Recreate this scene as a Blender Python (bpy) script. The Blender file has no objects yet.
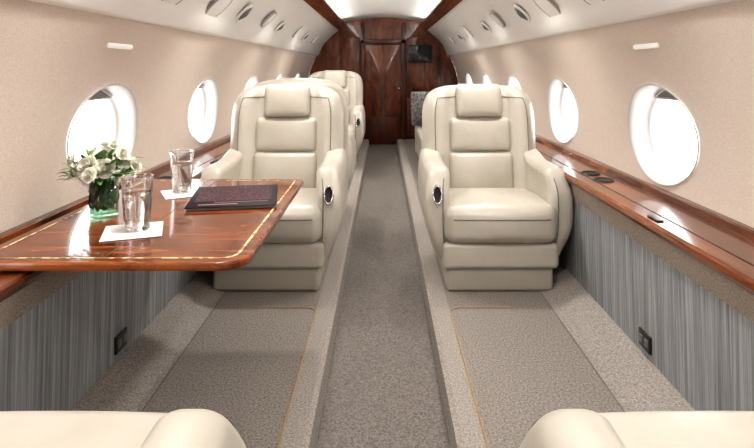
import bpy, math, random
from mathutils import Vector, Matrix
random.seed(4)
S=bpy.context.scene
S.view_settings.view_transform='Standard'
try: S.view_settings.look='Medium High Contrast'
except Exception: pass
S.view_settings.exposure=-.08
COL=S.collection

# ---------------------------------------------------------------- materials
def newmat(name):
    m=bpy.data.materials.new(name); m.use_nodes=True
    nt=m.node_tree; b=nt.nodes['Principled BSDF']
    return m,nt,b
def tex(nt,kind,scale=(1,1,1),**kw):
    tc=nt.nodes.new('ShaderNodeTexCoord'); mp=nt.nodes.new('ShaderNodeMapping')
    mp.inputs['Scale'].default_value=scale
    nt.links.new(tc.outputs['Object'],mp.inputs['Vector'])
    t=nt.nodes.new(kind); nt.links.new(mp.outputs['Vector'],t.inputs['Vector'])
    for k,v in kw.items(): t.inputs[k].default_value=v
    return t
def ramp(nt,fac,stops):
    r=nt.nodes.new('ShaderNodeValToRGB'); e=r.color_ramp.elements
    e[0].position=stops[0][0]; e[0].color=(*stops[0][1],1)
    e[1].position=stops[-1][0]; e[1].color=(*stops[-1][1],1)
    for p,c in stops[1:-1]:
        n=e.new(p); n.color=(*c,1)
    nt.links.new(fac,r.inputs['Fac']); return r
def bump(nt,b,h,strength,dist=0.002):
    n=nt.nodes.new('ShaderNodeBump'); n.inputs['Strength'].default_value=strength; n.inputs['Distance'].default_value=dist
    nt.links.new(h,n.inputs['Height']); nt.links.new(n.outputs['Normal'],b.inputs['Normal'])
def plain(name,c,rough=.5,metal=0,coat=0,emit=None,es=0,spec=.5):
    m,nt,b=newmat(name); b.inputs['Base Color'].default_value=(*c,1)
    b.inputs['Roughness'].default_value=rough; b.inputs['Metallic'].default_value=metal
    b.inputs['Coat Weight'].default_value=coat; b.inputs['Specular IOR Level'].default_value=spec
    if emit: b.inputs['Emission Color'].default_value=(*emit,1); b.inputs['Emission Strength'].default_value=es
    return m
def noisy(name,c1,c2,scale,rough=.9,detail=4,bs=.3,lo=.35,hi=.65,bd=.002,spec=.5):
    m,nt,b=newmat(name); b.inputs['Specular IOR Level'].default_value=spec
    t=tex(nt,'ShaderNodeTexNoise',scale if isinstance(scale,tuple) else (scale,)*3,Scale=1.0,Detail=detail)
    r=ramp(nt,t.outputs['Fac'],[(lo,c1),(hi,c2)])
    nt.links.new(r.outputs['Color'],b.inputs['Base Color']); b.inputs['Roughness'].default_value=rough
    if bs: bump(nt,b,t.outputs['Fac'],bs,bd)
    return m
def woodmat(name,dark,mid,light,scale,rough=.2,coat=1.0,spec=.5):
    m,nt,b=newmat(name)
    t=tex(nt,'ShaderNodeTexNoise',scale,Scale=1.0,Detail=8,Roughness=.7,Distortion=1.0)
    r=ramp(nt,t.outputs['Fac'],[(.34,dark),(.5,mid),(.66,light)])
    nt.links.new(r.outputs['Color'],b.inputs['Base Color'])
    b.inputs['Roughness'].default_value=rough; b.inputs['Coat Weight'].default_value=coat; b.inputs['Coat Roughness'].default_value=.03
    b.inputs['Specular IOR Level'].default_value=spec
    return m
def thinglass(name,tint,refl=.9,base=.04):
    m=bpy.data.materials.new(name); m.use_nodes=True; nt=m.node_tree
    for n in list(nt.nodes): nt.nodes.remove(n)
    out=nt.nodes.new('ShaderNodeOutputMaterial'); mix=nt.nodes.new('ShaderNodeMixShader')
    tr=nt.nodes.new('ShaderNodeBsdfTransparent'); tr.inputs[0].default_value=(*tint,1)
    gl=nt.nodes.new('ShaderNodeBsdfGlossy'); gl.inputs['Roughness'].default_value=.03
    lw=nt.nodes.new('ShaderNodeLayerWeight'); lw.inputs['Blend'].default_value=.35
    mr=nt.nodes.new('ShaderNodeMapRange'); mr.inputs['To Min'].default_value=base; mr.inputs['To Max'].default_value=refl
    nt.links.new(lw.outputs['Facing'],mr.inputs['Value'])
    pw=nt.nodes.new('ShaderNodeMath'); pw.operation='POWER'; pw.inputs[1].default_value=1.3
    nt.links.new(mr.outputs[0],pw.inputs[0])
    nt.links.new(pw.outputs[0],mix.inputs[0]); nt.links.new(tr.outputs[0],mix.inputs[1]); nt.links.new(gl.outputs[0],mix.inputs[2])
    nt.links.new(mix.outputs[0],out.inputs[0]); return m
def solidglass(name,c,ior):
    m,nt,b=newmat(name); b.inputs['Base Color'].default_value=(*c,1)
    b.inputs['Transmission Weight'].default_value=1; b.inputs['Roughness'].default_value=.02; b.inputs['IOR'].default_value=ior
    return m

M_wall=noisy('wall_fabric',(.61,.53,.465),(.72,.64,.575),220,bs=.3,bd=.001)
M_strip=noisy('lower_strip',(.22,.18,.145),(.36,.305,.26),200,bs=.4)
M_ceil=plain('ceiling_white',(.88,.87,.85),.5)
M_bezel=plain('window_bezel',(.58,.565,.555),.4)
M_shade=plain('window_shade',(.24,.235,.23),.6)
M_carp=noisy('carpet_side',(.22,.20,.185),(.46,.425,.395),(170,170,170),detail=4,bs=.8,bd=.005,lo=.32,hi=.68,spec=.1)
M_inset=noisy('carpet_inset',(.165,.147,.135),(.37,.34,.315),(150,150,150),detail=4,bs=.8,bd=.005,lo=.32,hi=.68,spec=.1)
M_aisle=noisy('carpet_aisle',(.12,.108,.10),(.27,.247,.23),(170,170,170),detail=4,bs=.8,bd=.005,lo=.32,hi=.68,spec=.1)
M_line=plain('carpet_binding',(.40,.27,.16),.8)
M_line2=plain('carpet_edge',(.15,.13,.115),.9)
M_cream=noisy('cream_leather',(.52,.485,.425),(.58,.545,.485),6,rough=.33,detail=9,bs=.38,bd=.014)
M_cream2=plain('cream_piping',(.22,.195,.16),.5)
M_plinth=plain('cream_plinth',(.44,.41,.35),.5)
M_chrome=plain('chrome',(.8,.8,.8),.15,1)
M_dark=plain('black_plastic',(.015,.015,.018),.35)
M_screen=plain('screen_black',(.008,.008,.012),.12,0,.5)
M_ledge=woodmat('wood_ledge',(.035,.009,.003),(.13,.035,.010),(.32,.10,.028),(14,1.5,14),.22,.5,.3)
M_table=woodmat('wood_table',(.045,.010,.004),(.17,.042,.012),(.38,.12,.034),(2.6,30,6),.18,.55,.2)
M_bulk=woodmat('wood_bulkhead',(.05,.011,.004),(.16,.040,.014),(.27,.083,.028),(6,6,1.6),.22,.8,.3)
M_bulkd=woodmat('wood_dark',(.035,.009,.005),(.08,.02,.009),(.13,.038,.015),(7,7,1.0),.25,.6,.3)
M_inlay=noisy('wood_inlay',(.35,.17,.06),(.88,.72,.42),60,rough=.3,detail=0,bs=0,lo=.48,hi=.52)
M_glass=thinglass('clear_glass',(.985,.99,.99),.85,.13); M_water=solidglass('water',(1,1,1),1.33)
M_gbase=solidglass('glass_base',(1,1,1),1.45)
M_vase=thinglass('vase_glass',(.80,.92,.84),.6,.06); M_vwater=thinglass('vase_water',(.86,.93,.88),.3,.03)
M_leaf=noisy('leaf_green',(.06,.17,.03),(.26,.42,.13),60,rough=.5,bs=0)
M_leaf2=noisy('leaf_dark',(.02,.06,.03),(.06,.14,.06),60,rough=.4,bs=0)
M_stem=plain('stem_green',(.05,.13,.03),.5)
M_petal=plain('rose_petal',(.95,.93,.84),.6)
M_nap=noisy('napkin_paper',(.86,.86,.87),(.92,.92,.93),300,bs=.1)
M_mag=plain('magazine_cover',(.018,.010,.016),.5,0,0,spec=.12)
M_mag2=plain('magazine_print',(.42,.24,.26),.5)
M_page=plain('magazine_pages',(.25,.22,.21),.7)
M_seam=plain('seam_dark',(.10,.08,.07),.7)
M_lens=plain('light_lens',(.80,.79,.77),.3,0,0,(1,.95,.88),.25)
M_ring=plain('fixture_ring',(.40,.39,.38),.35,.2)
M_grey=plain('fixture_grey',(.16,.155,.15),.4)
M_pillow=noisy('pillow_fabric',(.06,.058,.058),(.17,.16,.155),(60,10,60),bs=.3,lo=.42,hi=.58)
m,nt,b=newmat('striped_fabric')
t=tex(nt,'ShaderNodeTexNoise',(4,95,1.6),Scale=1.0,Detail=5,Roughness=.7)
r=ramp(nt,t.outputs['Fac'],[(.32,(.14,.148,.16)),(.5,(.275,.287,.30)),(.68,(.45,.46,.465))])
nt.links.new(r.outputs['Color'],b.inputs['Base Color']); b.inputs['Roughness'].default_value=.8
bump(nt,b,t.outputs['Fac'],.4,.002); M_fab=m
m,nt,b=newmat('ornate_print')
t=tex(nt,'ShaderNodeTexVoronoi',(60,60,60),Scale=1.0); t.feature='DISTANCE_TO_EDGE'
r=ramp(nt,t.outputs['Distance'],[(.03,(.16,.07,.085)),(.10,(.022,.011,.017))])
nt.links.new(r.outputs['Color'],b.inputs['Base Color']); b.inputs['Roughness'].default_value=.5; b.inputs['Specular IOR Level'].default_value=.12
M_orn=m

# ---------------------------------------------------------------- mesh helpers
def mk(name,V,F,mats,parent=None,smooth=True,mi=None,angle=None):
    me=bpy.data.meshes.new(name); me.from_pydata([tuple(v) for v in V],[],F)
    if not isinstance(mats,(list,tuple)): mats=[mats]
    for m in mats: me.materials.append(m)
    if mi: me.polygons.foreach_set('material_index',mi)
    me.polygons.foreach_set('use_smooth',[smooth]*len(F)); me.update()
    o=bpy.data.objects.new(name,me); COL.objects.link(o)
    if parent: o.parent=parent
    return o
def empty(name,loc=(0,0,0),rz=0):
    e=bpy.data.objects.new(name,None); e.location=loc; e.rotation_euler=(0,0,rz); e.empty_display_size=.1
    COL.objects.link(e); return e
def axis(a,b,r,k,n):
    r=min(r,(b-a)/2*.999); L=[]
    for i in range(k): L.append(a+r*(1-math.tan(math.pi/4*(1-i/k))))
    for i in range(n+1): L.append(a+r+(b-a-2*r)*i/n)
    for i in range(1,k+1): L.append(b-r*(1-math.tan(math.pi/4*(i/k))))
    return L
def rboxdata(x0,x1,y0,y1,z0,z1,r,deform=None,n=6,k=4):
    lo=(x0,y0,z0); hi=(x1,y1,z1)
    r=min(r,min(hi[i]-lo[i] for i in range(3))/2*.999)
    A=[axis(lo[i],hi[i],r,k,n) for i in range(3)]
    V=[];idx={};F=[]
    def vert(p):
        key=tuple(round(c,6) for c in p)
        if key in idx: return idx[key]
        q=[min(max(p[i],lo[i]+r),hi[i]-r) for i in range(3)]
        d=Vector([p[i]-q[i] for i in range(3)])
        w=Vector(q)+(d.normalized()*r if d.length>1e-9 else d)
        if deform: w=Vector(deform(w.x,w.y,w.z))
        idx[key]=len(V); V.append(w); return idx[key]
    for ax in range(3):
        u,v=(ax+1)%3,(ax+2)%3
        for side in (0,1):
            c=hi[ax] if side else lo[ax]
            for i in range(len(A[u])-1):
                for j in range(len(A[v])-1):
                    q=[]
                    for (a,bb) in ((i,j),(i+1,j),(i+1,j+1),(i,j+1)):
                        p=[0,0,0]; p[ax]=c; p[u]=A[u][a]; p[v]=A[v][bb]; q.append(vert(p))
                    F.append(q if side else q[::-1])
    return V,F
def rbox(name,x0,x1,y0,y1,z0,z1,r,mat,parent=None,deform=None,n=6,k=4):
    V,F=rboxdata(x0,x1,y0,y1,z0,z1,r,deform,n,k); return mk(name,V,F,mat,parent)
def sweep(name,prof,y0,y1,mats,closed=False,mi=None,ny=1,smooth=False,parent=None,caps=False):
    V=[];F=[];MI=[];n=len(prof)
    for j in range(ny+1):
        y=y0+(y1-y0)*j/ny
        V+=[(x,y,z) for x,z in prof]
    seg=n if closed else n-1
    for j in range(ny):
        for i in range(seg):
            a=j*n+i; b2=j*n+(i+1)%n
            F.append([a,b2,b2+n,a+n]); MI.append(mi[i] if mi else 0)
    if caps:
        F.append(list(range(n))[::-1]); F.append([ny*n+i for i in range(n)]); MI+=[0,0]
    return mk(name,V,F,mats,parent,smooth,MI)
def tube(name,pts,r,mat,parent=None,cyclic=False,seg=6):
    pts=[Vector(p) for p in pts]; n=len(pts); V=[];F=[]
    for i,p in enumerate(pts):
        a=pts[(i-1)%n] if (cyclic or i>0) else p
        b2=pts[(i+1)%n] if (cyclic or i<n-1) else p
        t=(b2-a).normalized()
        up=Vector((0,0,1)) if abs(t.z)<.9 else Vector((1,0,0))
        s=t.cross(up).normalized(); u=s.cross(t)
        for k in range(seg):
            an=2*math.pi*k/seg; V.append(p+s*math.cos(an)*r+u*math.sin(an)*r)
    for i in range(n if cyclic else n-1):
        j=(i+1)%n
        for k in range(seg):
            F.append([i*seg+k,i*seg+(k+1)%seg,j*seg+(k+1)%seg,j*seg+k])
    return mk(name,V,F,mat,parent)
def lathe(name,prof,mat,parent=None,seg=32,loc=(0,0,0),M=None,smooth=True):
    V=[];F=[];n=len(prof)
    for k in range(seg):
        a=2*math.pi*k/seg
        for r,z in prof:
            p=Vector((r*math.cos(a),r*math.sin(a),z))
            if M: p=M@p
            V.append(p+Vector(loc))
    for k in range(seg):
        for i in range(n-1):
            a=k*n+i; b2=((k+1)%seg)*n+i
            F.append([a,b2,b2+1,a+1])
    return mk(name,V,F,mat,parent,smooth)

# ---------------------------------------------------------------- cabin shell
WP=1.235
Y0,Y1=2.25-3.5*WP,8.3
ZC=.70; R=1.12
def X(z): return math.sqrt(R*R-(z-ZC)**2)
LZ=.548
WY=[2.25+WP*k for k in range(-3,5)]
WA,WB,WZ=.275,.198,.785
wn=0
for s,side in ((-1,'left'),(1,'right')):
    V=[];F=[];MI=[]
    def quad(pr,y0,y1,mi):
        base=len(V)
        for x,z in pr: V.append((s*x,y0,z)); V.append((s*x,y1,z))
        for i in range(len(pr)-1):
            F.append([base+2*i,base+2*i+1,base+2*i+3,base+2*i+2]); MI.append(mi)
    quad([(.915,-.02),(.91,.2),(.905,.435)],Y0,Y1,1)
    quad([(.897,.435),(.89,.53)],Y0,Y1,2)
    quad([(.905,.435),(.897,.435)],Y0,Y1,2)
    zb,zt=.53,1.245
    for yc in WY:
        hw=WP/2
        angs=[2*math.pi*i/72 for i in range(72)]
        for cy,cz in ((hw,zt-WZ),(-hw,zt-WZ),(hw,zb-WZ),(-hw,zb-WZ)): angs.append(math.atan2(cz,cy)%(2*math.pi))
        angs=sorted(angs); n=len(angs)
        T=[0,.1,.25,.45,.7,1]
        base=len(V)
        for t in T:
            for a in angs:
                ca,sa=math.cos(a),math.sin(a)
                k=1/math.sqrt((ca/WA)**2+(sa/WB)**2)
                e=(k*ca,k*sa)
                h=[hw/abs(ca) if abs(ca)>1e-6 else 9, ((zt-WZ) if sa>0 else (WZ-zb))/abs(sa) if abs(sa)>1e-6 else 9]
                rr=min(h); p=(e[0]*(1-t)+rr*ca*t,e[1]*(1-t)+rr*sa*t)
                z=WZ+p[1]; V.append((s*X(z),yc+p[0],z))
        for ti in range(len(T)-1):
            for i in range(n):
                j=(i+1)%n
                F.append([base+ti*n+i,base+ti*n+j,base+(ti+1)*n+j,base+(ti+1)*n+i]); MI.append(0)
    zs=[zb+(zt-zb)*i/12 for i in range(13)]
    quad([(X(z),z) for z in zs],WY[-1]+WP/2,Y1,0)
    mk('wall_'+side,V,F,[M_wall,M_fab,M_strip],None,True,MI)
    for yc in WY:
        wn+=1
        rings=[(1.03,-.006),(1.015,-.010),(.985,-.006),(.965,.015),(.945,.05),(.925,.08),(.905,.082),(.89,.092),(.89,.12)]
        V=[];F=[];n=64
        for sc,dx in rings:
            for i in range(n):
                a=2*math.pi*i/n; z=WZ+WB*sc*math.sin(a)
                V.append((s*(X(z)+dx if dx<.05 else (X(z)*.35+.65*1.10)+dx),yc+WA*sc*math.cos(a),z))
        for ri in range(len(rings)-1):
            for i in range(n):
                j=(i+1)%n; F.append([ri*n+i,ri*n+j,(ri+1)*n+j,(ri+1)*n+i])
        par=empty('window_%d'%wn)
        mk('bezel',V,F,M_bezel,par)
        V=[];F=[];m2=14; zl=WZ+WB*.9*.78
        half=WA*.9*math.sqrt(1-.78**2)
        for i in range(m2+1):
            u=-1+2*i/m2
            y=u*half; zt2=WZ+WB*.9*math.sqrt(max(0,1-(y/(WA*.9))**2))
            V.append((s*1.175,yc+y,zl)); V.append((s*1.175,yc+y,max(zt2,zl)+.004))
        for i in range(m2): F.append([2*i,2*i+1,2*i+3,2*i+2])
        mk('shade',V,F,M_shade,par)
        tube('shade_handle',[(s*1.17,yc-half,zl),(s*1.17,yc+half,zl)],.005,M_ring,par)
    pr=[(.885,LZ-.034),(.875,LZ-.034),(.868,LZ-.02),(.870,LZ-.006),(.880,LZ),(1.075,LZ),(1.08,LZ+.020),(1.088,LZ+.024),(1.108,LZ+.024),(1.108,LZ-.034)]
    led=empty('side_ledge')
    sweep('ledge_board',[(s*x,z) for x,z in pr],Y0+.01,Y1-.04,M_ledge,closed=True,caps=True,parent=led)
    sweep('ledge_groove',[(s*.940,LZ+.0012),(s*.945,LZ+.0012)],Y0+.01,Y1-.04,M_seam,parent=led)
    for yc in (2.19,):
        zz=1.135; xx=X(zz)
        o=rbox('placard_light',-.10,.10,-.010,.010,-.008,.008,.0075,M_lens)
        o.rotation_euler=(math.radians(90),0,math.radians(90)); o.location=(s*(xx-.004),yc,zz)

# ceiling
half=[(.992,1.238),(.965,1.236),(.950,1.247),(.925,1.31),(.895,1.375),(.84,1.445),(.77,1.515),(.69,1.585),(.625,1.638),(.612,1.650),(.612,1.70),(.60,1.722)]
cen=[(.55,1.745),(.46,1.757),(.36,1.770),(.24,1.785),(.12,1.795),(0,1.80)]
prof=[(-x,z) for x,z in half]+[(-x,z) for x,z in cen]+[(x,z) for x,z in cen[-2::-1]]+[(x,z) for x,z in half[::-1]]
sweep('ceiling',prof,Y0,Y1,M_ceil,smooth=True,ny=1)
n=0
for s in (-1,1):
    n+=1
    sweep('trim_%d'%n,[(s*x,z) for x,z in [(.650,1.621),(.652,1.603),(.642,1.598),(.540,1.655),(.535,1.668),(.537,1.702),(.552,1.702),(.555,1.680)]],Y0+.01,Y1-.02,M_ledge,smooth=False)
def fixture(s,y,u,rad,kind):
    p=Vector((s*(.889-.205*u),y,1.369+.21*u)); nrm=Vector((-s*.70,0,-.71)).normalized()
    q=nrm.to_track_quat('Z','Y').to_matrix().to_4x4()
    nm={'l':'ceiling_downlight','g':'air_vent','s':'cabin_speaker'}[kind]
    par=empty(nm,p); par.rotation_euler=q.to_euler()
    lathe('rim',[(rad*1.06,-.004),(rad*1.06,.008),(rad*1.0,.010),(rad*.84,.009),(rad*.80,.004)],M_ceil if kind!='s' else M_ring,par)
    if kind=='l':
        lathe('lens',[(rad*.82,.004),(rad*.5,.001),(0.0001,0)],M_lens,par)
        lathe('outer_ring',[(rad*1.12,-.004),(rad*1.12,.0025),(rad*1.05,.0025)],M_ring,par)  # thin grey collar just outside the rim
    elif kind=='g':
        lathe('nozzle',[(rad*.82,.004),(rad*.6,.0),(rad*.5,.012),(rad*.3,.018),(rad*.12,.010),(0.0001,.008)],M_grey,par)
    else: lathe('grille',[(rad*.94,.009),(rad*.4,.012),(0.0001,.012)],M_ceil,par)
for s in (-1,1):
    for y,u,rad,k in [(2.40,.04,.10,'s'),(2.98,.06,.11,'s'),(3.50,.10,.07,'g'),(4.15,.2,.075,'s'),(4.70,.12,.06,'g'),(5.6,.2,.07,'l'),(6.2,.15,.06,'g'),(7.0,.2,.07,'l')]:
        fixture(s,y,u,rad,k)

# floor
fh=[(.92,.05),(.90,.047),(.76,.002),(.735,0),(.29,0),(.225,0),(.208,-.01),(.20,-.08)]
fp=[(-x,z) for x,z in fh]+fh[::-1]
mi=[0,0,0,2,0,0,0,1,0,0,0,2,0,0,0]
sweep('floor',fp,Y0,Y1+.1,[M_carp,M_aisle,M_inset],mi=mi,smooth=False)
for s in (-1,1):
    pts=[(s*.29,-.5,.002),(s*.29,2.40,.002)]
    for i in range(1,7):
        a=math.pi/2*i/6; pts.append((s*(.29+.05*(1-math.cos(a))),2.40+.05*math.sin(a),.002))
    pts.append((s*.56,2.45,.002))
    tube('carpet_binding',pts,.0035,M_line)
    tube('carpet_binding',[(s*.737,-.5,.001),(s*.737,2.62,.001)],.002,M_line2)

# end bulkheads
def bulk(y,name,mat):
    P=[(x,z) for x,z in prof]
    low=[]
    for z in [1.2,1.1,1.0,.9,.8,.7,.6,.5]: low.append((X(z),z))
    low+=[(.915,.45),(.915,-.1)]
    full=P+low+[(-x,z) for x,z in low[::-1]]
    V=[(x,y,z) for x,z in full]
    return mk(name,V,[list(range(len(V)))],mat,None,False)
bulk(Y1,'wall_front',M_bulk)
bulk(Y0,'wall_back',M_wall)
d=empty('door_1')
rbox('door_leaf',-.265,.265,Y1-.035,Y1-.005,-.078,1.40,.006,M_bulk,d,n=1,k=2)
rbox('kick_plate',-.26,.26,Y1-.042,Y1-.033,-.07,.33,.004,M_bulkd,d,n=1,k=2)
rbox('door_fold_seam',-.004,.004,Y1-.040,Y1-.033,.34,1.39,.002,M_seam,d,n=1,k=2)
lathe('door_knob',[(.0001,0),(.02,.004),(.022,.02),(.014,.03),(.0001,.034)],M_chrome,d,16,(.235,Y1-.035,.75),Matrix.Rotation(math.radians(90),4,'X'))
f=empty('door_frame')
for s in (-1,1):
    rbox('jamb',*( (s*.30-.03,s*.30+.03) ),Y1-.08,Y1-.005,-.078,1.72,.008,M_bulkd,f,n=1,k=2)
rbox('header',-.33,.33,Y1-.08,Y1-.005,1.40,1.47,.008,M_bulkd,f,n=1,k=2)
for s in (-1,1):
    w=empty('wardrobe_panel')
    a,b2=(.345,.62); x0,x1=(a,b2) if s>0 else (-b2,-a)
    rbox('upper_door',x0,x1,Y1-.03,Y1-.005,.62,1.50,.008,M_bulk,w,n=1,k=2)
    rbox('lower_door',x0,x1,Y1-.03,Y1-.005,.03,.60,.008,M_bulk,w,n=1,k=2)
    a,b2=(.635,.85); x0,x1=(a,b2) if s>0 else (-b2,-a)
    rbox('side_upper',x0,x1,Y1-.03,Y1-.005,.62,1.22,.008,M_bulk,w,n=1,k=2)
    rbox('side_lower',x0,x1,Y1-.03,Y1-.005,.05,.60,.008,M_bulk,w,n=1,k=2)
tv=empty('wall_monitor')
rbox('housing',.37,.72,Y1-.075,Y1-.032,1.13,1.39,.01,M_dark,tv,n=1,k=2)
rbox('screen',.385,.705,Y1-.079,Y1-.07,1.15,1.375,.003,M_screen,tv,n=1,k=2)

# ---------------------------------------------------------------- seats
def sm(a,b,x):
    t=min(max((x-a)/(b-a),0),1); return t*t*(3-2*t)
def rec(y,z): return y+(z-.35)*.20
def seat(loc,rz,ctrl,rise=0,fwd=0,hz=1):
    P=empty('cabin_armchair',loc,rz); P.scale=(1,1,hz)
    rbox('plinth',-.25,.25,.02,.56,.001,.118,.02,M_plinth,P,n=2)
    rbox('skirt',-.272,.272,.0,.60,.112,.235+rise,.025,M_cream,P,n=4)
    def cush(x,y,z):
        cx=1-(x/.27)**2; cy=1-((y-.24)/.28)**2
        if z>.31: z+=.026*max(cx,0)*max(cy,0)
        if y<.10: y-=.020*max(cx,0)*math.sin(math.pi*min(max((z-.22)/.19,0),1))
        if y<.3: y-=fwd*sm(.3,0,y)
        return x,y,z-.02*sm(.2,.5,y)+rise
    rbox('seat_cushion',-.266,.266,-.02,.53,.232,.405,.050,M_cream,P,cush,n=12,k=5)
    pts=[]
    for i in range(25):
        x=-.235+.47*i/24
        p=cush(x,-.0205,.350); pts.append((p[0],p[1]-.001+(abs(x)>.215)*((abs(x)-.215)*.5),p[2]))
    tube('cushion_piping',pts,.003,M_cream2,P)
    def shell(x,y,z):
        t=min(1,max(0,(z-.76)/.19)); w=.72+.28*(1-t**2.2)**.55
        if z<.52: w*=1-.06*(.52-z)/.2
        ax=abs(x)
        f=sm(.60,.52,y)
        bol=.046*math.exp(-((ax-.25)/.062)**2)*sm(1.0,.84,z)
        y2=y-f*bol+f*.026*sm(.215,.17,ax)*sm(.97,.93,z)
        return x*w,rec(y2,z),z-.012*t*(ax/.32)**2
    rbox('back_shell',-.322,.322,.50,.655,.20,.953,.065,M_cream,P,shell,n=26,k=6)
    def pad(cx0,zc,hw,hh,bul):
        def f(x,y,z):
            a=max(0,1-(x/hw)**2); b3=max(0,1-((z-zc)/hh)**2)
            if y<.54: y-=bul*(a**.5)*(b3**.5)
            return x,rec(y,z),z
        return f
    rbox('headrest_pad',-.130,.130,.486,.60,.772,.957,.032,M_cream,P,pad(0,.864,.130,.092,.020),n=10)
    rbox('upper_back_pad',-.175,.175,.503,.58,.582,.767,.026,M_cream,P,pad(0,.675,.175,.093,.018),n=10)
    rbox('lower_back_pad',-.182,.182,.500,.58,.36,.577,.026,M_cream,P,pad(0,.47,.182,.109,.024),n=10)
    pts=[]
    for i in range(22):
        z=.42+(.885-.42)*i/21; pts.append((.258,z))
    pts+=[(.250-.125*i/6,.886) for i in range(7)]
    for s in (-1,1):
        q=[shell(s*x,.5005,z) for x,z in pts]; tube('wing_welt',[(p[0],p[1]-.001,p[2]) for p in q],.0028,M_cream2,P)
    for s in (-1,1):
        def arm(x,y,z):
            c=1-((z-.38)/.25)**2
            out=sm(.245,.31,x)
            x2=x+.016*max(c,0)*out
            x2-=.050*sm(.34,.10,z)*out
            x2-=.012*sm(.46,.57,z)
            fr=sm(.30,.05,y)
            y2=y+fr*(.075*sm(.42,.59,z)**1.3+.035*sm(.30,.12,z))
            z2=z+.035*sm(.35,.62,y)*sm(.3,.5,z)
            return s*x2,y2,z2
        V,F=rboxdata(.236,.334,.015,.66,.125,.572,.042,arm,n=14,k=5)
        if s<0: F=[q[::-1] for q in F]
        mk('armrest',V,F,M_cream,P)
        pts=[arm(.266,.0155,.17+i/16*.355) for i in range(17)]
        tube('arm_welt',[(p[0],p[1]-.0005,p[2]) for p in pts],.0028,M_cream2,P)
    c=ctrl; M=Matrix.Rotation(math.radians(90-14),4,'X')@Matrix.Diagonal((.52,1.05,1,1))
    lathe('control_bezel',[(.0001,.004),(.030,.004),(.036,.014),(.043,.014),(.046,-.006)],M_chrome,P,28,(c*.296,.021,.455),M)
    lathe('control_pocket',[(.0001,.009),(.030,.009),(.036,.012)],M_dark,P,28,(c*.296,.021,.455),M)
    return P
SX=.55
seat((SX,2.60,0),0,-1); seat((-SX,2.60,0),0,1)
seat((SX,.90,0),math.pi,1,.065,.05); seat((-SX,.90,0),math.pi,-1,.065,.05)
seat((-SX,4.30,0),math.pi,-1,hz=1.03)
seat((-SX,5.75,0),0,1,hz=1.07)

# divan on right
dv=empty('side_divan')
rbox('divan_base',.39,.865,4.05,6.4,.052,.24,.02,M_cream,dv,n=4)
for i in range(2):
    a=4.05+i*1.175
    rbox('divan_cushion',.36,.72,a+.004,a+1.17,.235,.40,.045,M_cream,dv,lambda x,y,z:(x,y,z),n=6)
    rbox('divan_back',.70,.855,a+.004,a+1.17,.38,.72,.05,M_cream,dv,lambda x,y,z:(x,y,z),n=6)
rbox('divan_arm',.37,.86,3.93,4.05,.06,.54,.05,M_cream,dv,n=4)
rbox('divan_arm_far',.37,.86,6.4,6.52,.06,.66,.05,M_cream,dv,n=4)
for xx,yy,rz in ((.50,6.20,.1),(.62,5.95,-.35)):
    def pf(x,y,z):
        k=max(0,(1-(x/.2)**2))**.5*max(0,(1-(z/.2)**2))**.5
        return x,y*(.25+1.0*k),z
    o=rbox('throw_pillow',-.19,.19,-.06,.06,-.19,.19,.03,M_pillow,None,pf,n=10)
    o.location=(xx,yy,.60); o.rotation_euler=(math.radians(-12),0,rz)

# ---------------------------------------------------------------- table
ZT=.575
def rrect(x0,x1,y0,y1,rn,rf,inset=0,n=10):
    x1-=inset; y0+=inset; y1-=inset; x0+=inset; rn=max(rn-inset,.01); rf=max(rf-inset,.01)
    P=[(x0,y0)]
    for i in range(n+1):
        a=-math.pi/2+math.pi/2*i/n; P.append((x1-rn+rn*math.cos(a),y0+rn+rn*math.sin(a)))
    for i in range(n+1):
        a=math.pi/2*i/n; P.append((x1-rf+rf*math.cos(a),y1-rf+rf*math.sin(a)))
    P.append((x0,y1)); return P
TB=(-1.035,-.335,1.365,2.40)
tb=empty('folding_table')
layers=[(.012,ZT-.024),(.003,ZT-.021),(0,ZT-.014),(0,ZT-.006),(.002,ZT-.002),(.006,ZT)]
V=[];F=[];N=None
for ins,z in layers:
    P=rrect(*TB,.075,.035,ins); N=len(P); V+=[(x,y,z) for x,y in P]
for l in range(len(layers)-1):
    for i in range(N):
        j=(i+1)%N; F.append([l*N+i,l*N+j,(l+1)*N+j,(l+1)*N+i])
F.append([i for i in range(N)][::-1]); F.append([(len(layers)-1)*N+i for i in range(N)])
o=mk('table_top',V,F,M_table,tb,False)
a=rrect(*TB,.075,.035,.030); b2=rrect(*TB,.075,.035,.038); N=len(a)
V=[(x,y,ZT+.0008) for x,y in a]+[(x,y,ZT+.0008) for x,y in b2]
F=[[i,(i+1)%N,N+(i+1)%N,N+i] for i in range(N)]
mk('inlay_border',V,F,M_inlay,tb,False)
V=[(-.70,TB[2]+.04,ZT+.0006),(-.697,TB[2]+.04,ZT+.0006),(-.697,TB[3]-.04,ZT+.0006),(-.70,TB[3]-.04,ZT+.0006)]
mk('fold_seam',V,[[0,1,2,3]],M_seam,tb,False)
for yy in (1.60,2.10):
    rbox('support_arm',-.86,-.50,yy-.02,yy+.02,ZT-.056,ZT-.026,.006,M_bulkd,tb,n=1,k=2)

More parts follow.
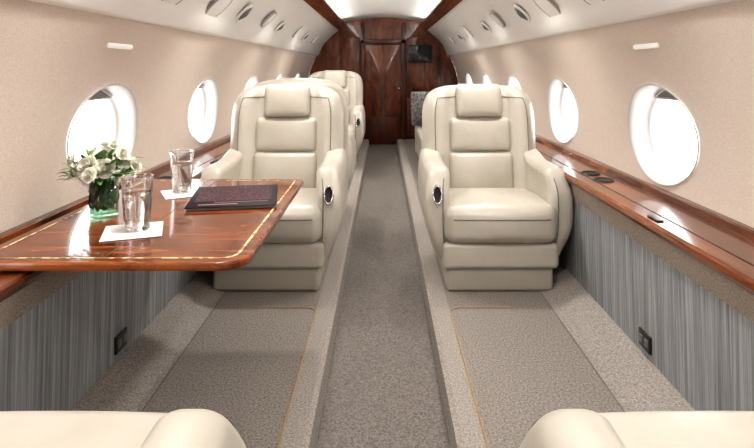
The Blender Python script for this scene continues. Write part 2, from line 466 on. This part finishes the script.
def tumbler(name,x,y,z,r0,r1,h,fill):
    P=empty(name,(x,y,z))
    t=.0028
    V=[];F=[];seg=48
    outer=[(r0,.010)]+[(r0+(r1-r0)*i/14,.010+(h-.010)*i/14) for i in range(1,15)]
    inner=[(r1-t*.6,h+.0005)]+[(r0-t+(r1-r0)*i/6,.014+(h-.016)*i/6) for i in range(5,-1,-1)]
    pr=outer+inner; n=len(pr)
    for k in range(seg):
        a=2*math.pi*k/seg
        for i,(r,zz) in enumerate(pr):
            rr=r
            if 1<=i<12: rr=r-.0020*((k+i)%3==0)
            V.append((rr*math.cos(a),rr*math.sin(a),zz))
    for k in range(seg):
        for i in range(n-1): 
            aa=k*n+i; bb=((k+1)%seg)*n+i; F.append([aa,bb,bb+1,aa+1])
    mk('glass_body',V,F,M_glass,P)
    lathe('glass_base',[(.0001,0),(r0*.92,0),(r0,.004),(r0,.0098),(r0*.96,.0115),(.0001,.0115)],M_gbase,P,32)
    tube('glass_rim',[(r1*math.cos(6.2832*k/40)*.98,r1*math.sin(6.2832*k/40)*.98,h) for k in range(40)],.0013,M_gbase,P,cyclic=True)
    rw=r0-t-.0006
    pr=[(.0001,.0125),(rw*.96,.0135)]+[(rw+(r1-r0)*fill*i/8,.0135+(h-.016)*fill*i/8) for i in range(1,9)]+[(.0001,.0135+(h-.016)*fill)]
    V=[];F=[];n=len(pr)
    for k in range(seg):
        a=2*math.pi*k/seg
        for i,(r,zz) in enumerate(pr):
            rr=r-.0012*((k+i)%3==0)*(1<i<9)
            V.append((rr*math.cos(a),rr*math.sin(a),zz))
    for k in range(seg):
        for i in range(n-1): 
            aa=k*n+i; bb=((k+1)%seg)*n+i; F.append([aa,bb,bb+1,aa+1])
    mk('water',V,F,M_water,P)
    return P
def napkin(x,y,rz,s=.075):
    o=rbox('napkin',-s,s,-s,s,0,.002,.0009,M_nap,None,n=2,k=1); o.location=(x,y,ZT+.001); o.rotation_euler=(0,0,rz); return o
napkin(-.725,1.625,math.radians(20),.080); napkin(-.75,2.12,math.radians(28),.078)
tumbler('water_glass',-.720,1.64,ZT+.0032,.035,.045,.155,.72)
tumbler('water_glass',-.765,2.13,ZT+.0032,.034,.045,.155,.72)
mg=empty('magazine',(-.537,2.03,ZT+.001),math.radians(10))
rbox('pages',-.145,.145,-.155,.17,0,.009,.002,M_page,mg,n=1,k=1)
rbox('cover',-.150,.150,-.16,.175,.0085,.0115,.001,M_mag,mg,n=1,k=1)
mk('ornate_print',[(-.13,-.075,.0118),(.13,-.075,.0118),(.13,.155,.0118),(-.13,.155,.0118)],[[0,1,2,3]],M_orn,mg,False)
for i,(xa,xb,yy,h) in enumerate([(-.11,.02,-.13,.010),(-.06,.12,-.10,.005)]):
    mk('print',[(xa,yy,.0119),(xb,yy,.0119),(xb,yy+h,.0119),(xa,yy+h,.0119)],[[0,1,2,3]],M_mag2,mg,False)

# flower vase
fv=empty('flower_vase',(-.896,1.80,ZT+.0008))
r=.043;h=.125
pr=[(.0001,0),(r*.93,0),(r,.004),(r,h),(r-.003,h),(r-.003,.012),(.0001,.012)]
lathe('vase',pr,M_vase,fv,40)
lathe('vase_water',[(.0001,.0125),(r-.0035,.0125),(r-.0035,.085),(.0001,.085)],M_vwater,fv,32)
def leafquad(V,F,base,dirv,up,L,W):
    dirv=dirv.normalized(); side=dirv.cross(up).normalized(); nrm=side.cross(dirv).normalized()
    st=[(0,.05,0),(.25,.8,.06),(.5,1,.08),(.78,.6,.02),(1,.03,-.08)]
    b0=len(V)
    for t,w,b in st:
        c=base+dirv*L*t+nrm*b*L
        V.append(c-side*W*w+nrm*.12*W*w); V.append(c-nrm*.05*W); V.append(c+side*W*w+nrm*.12*W*w)
    for i in range(4):
        for j in range(2):
            a=b0+i*3+j; F.append([a,a+1,a+4,a+3])
V=[];F=[]
for i in range(110):
    a=6.28*i/110*5; rr=random.uniform(.022,.036)
    leafquad(V,F,Vector((rr*math.cos(a),rr*math.sin(a),.014+random.random()*.04)),Vector((-.35*math.sin(a),.35*math.cos(a),1)),Vector((math.cos(a),math.sin(a),0)),random.uniform(.05,.07),.012)
mk('vase_leaves',V,F,M_leaf2,fv)
V=[];F=[]
for i in range(240):
    a=random.uniform(0,6.28); el=random.uniform(-.2,1.2)
    d0=Vector((math.cos(a)*math.cos(el)*1.3,math.sin(a)*math.cos(el)*1.0,math.sin(el)*.8))
    base=Vector((0,0,.130))+d0*random.uniform(.02,.085)
    dd=d0+Vector((random.uniform(-.5,.5),random.uniform(-.5,.5),random.uniform(-.3,.5)))
    leafquad(V,F,base,dd,Vector((0,0,1)) if abs(dd.normalized().z)<.9 else Vector((1,0,0)),random.uniform(.026,.046),random.uniform(.009,.014))
mk('foliage',V,F,M_leaf,fv)
def rose(c,axisv,R0):
    V=[];F=[]
    q=axisv.normalized().to_track_quat('Z','Y').to_matrix()
    for ring,(npet,rad,hh,open_) in enumerate([(3,.22,.95,.0),(4,.40,1.0,.08),(5,.60,.95,.2),(6,.80,.82,.4),(7,1.0,.62,.75)]):
        for k in range(npet):
            a0=2*math.pi*k/npet+ring*.7+random.uniform(-.1,.1); wid=2*math.pi/npet*.72; hj=random.uniform(.92,1.08)
            b0=len(V)
            for i in range(6):
                t=i/5
                for j in range(8):
                    u=j/7*2-1
                    a=a0+u*wid
                    rr=R0*rad*(.2+.8*math.sin(t*math.pi*.5))+R0*open_*t**3*.35
                    z=R0*(hh*hj*1.15*t-.35-.30*open_*t**4)*(1-.28*abs(u)**3*t)
                    rr*=(1+.10*(u)*(t))
                    V.append(Vector(c)+q@Vector((rr*math.cos(a),rr*math.sin(a),z)))
            for i in range(5):
                for j in range(7):
                    p=b0+i*8+j; F.append([p,p+1,p+9,p+8])
    return V,F
V=[];F=[];SV=[]
ros=[(-.060,-.03,.160,.025),(-.022,-.060,.168,.028),(.028,-.055,.160,.026),(.062,-.01,.182,.027),(.01,-.01,.198,.028),(-.04,.02,.192,.026),(.045,.04,.195,.024),(.095,.01,.160,.020),(-.092,.0,.150,.020),(.0,-.09,.148,.018),(.080,-.045,.205,.016),(.03,.0,.225,.014),(-.075,-.05,.185,.016),(-.01,.03,.222,.016)]
for x,y,z,rr in ros:
    v,f=rose((x,y,z),Vector((x*1.3,y*1.3-.03,.06)),rr)
    b0=len(V); V+=v; F+=[[i+b0 for i in q] for q in f]
    SV.append((x,y,z,rr))
mk('roses',V,F,M_petal,fv)
for x,y,z,rr in SV:
    tube('stem',[(x*.1,y*.1,.02),(x*.3,y*.3,.12),(x*.9,y*.9,z-rr*.3)],.0018,M_stem,fv)

# ---------------------------------------------------------------- ledge fittings, sockets
for s in (-1,1):
    for yy in ((2.50,2.66) if s>0 else (2.52,)):
        ch=empty('cup_holder',(s*.985,yy,LZ+.0015))
        lathe('rim',[(.034,.0),(.040,.006),(.046,.0)],M_dark,ch,28)
        lathe('well',[(.0001,.001),(.034,.001),(.036,.003)],M_dark,ch,28)
    lt=empty('table_latch',(s*.905,1.86 if s>0 else 3.0,LZ+.0008))
    rbox('plate',-.012,.012,-.035,.035,0,.004,.0018,M_dark,lt,n=1,k=2)
    so=empty('power_socket',(s*.908,1.94,.105))
    rbox('plate',-.005,.005,-.042,.042,-.030,.030,.004,M_dark,so,n=1,k=2)
    for k in (-1,1):
        rbox('receptacle',-.008,.008,k*.019-.013,k*.019+.013,-.014,.014,.003,M_grey,so,n=1,k=2)

# ---------------------------------------------------------------- lights
W=bpy.data.worlds.new('World'); S.world=W; W.use_nodes=True
bg=W.node_tree.nodes['Background']; bg.inputs[0].default_value=(1,.995,.985,1); bg.inputs[1].default_value=6.0
def area(name,loc,rot,sx,sy,e,col=(1,1,1),portal=False):
    l=bpy.data.lights.new(name,'AREA'); l.shape='RECTANGLE'; l.size=sx; l.size_y=sy; l.energy=e; l.color=col
    if portal: l.cycles.is_portal=True
    o=bpy.data.objects.new(name,l); o.location=loc; o.rotation_euler=rot; COL.objects.link(o); return o
for s in (-1,1):
    for yc in WY:
        area('window_portal',(s*1.24,yc,WZ),(0,math.radians(90)*s,0),.42,.58,1,portal=True)
    area('added_cove_fill',(s*.588,3.0,1.702),(math.radians(180),math.radians(-40)*s,0),.02,9.4,58,(1,.955,.90))  # added fill strip, hidden behind the trim, evens out ceiling and cabin light
for y in (-1.2,0.2,1.6,3.0,4.4,5.8):
    for s in (-1,1):
        l=bpy.data.lights.new('downlight','SPOT'); l.energy=31 if y>1 else 22; l.spot_size=math.radians(140); l.spot_blend=.9; l.shadow_soft_size=.05; l.color=(1,.955,.89)
        o=bpy.data.objects.new('downlight',l); o.location=(s*.58,y,1.59); o.rotation_euler=(0,math.radians(6)*s,0); COL.objects.link(o)

cd=bpy.data.cameras.new('camera'); cam=bpy.data.objects.new('camera',cd); COL.objects.link(cam)
cam.location=(0,0,1.05); cam.rotation_euler=(math.radians(90),0,0)
cd.sensor_width=36; cd.lens=560/754*36; cd.shift_x=-6/754; cd.shift_y=-156/754; cd.clip_start=.02
S.camera=cam
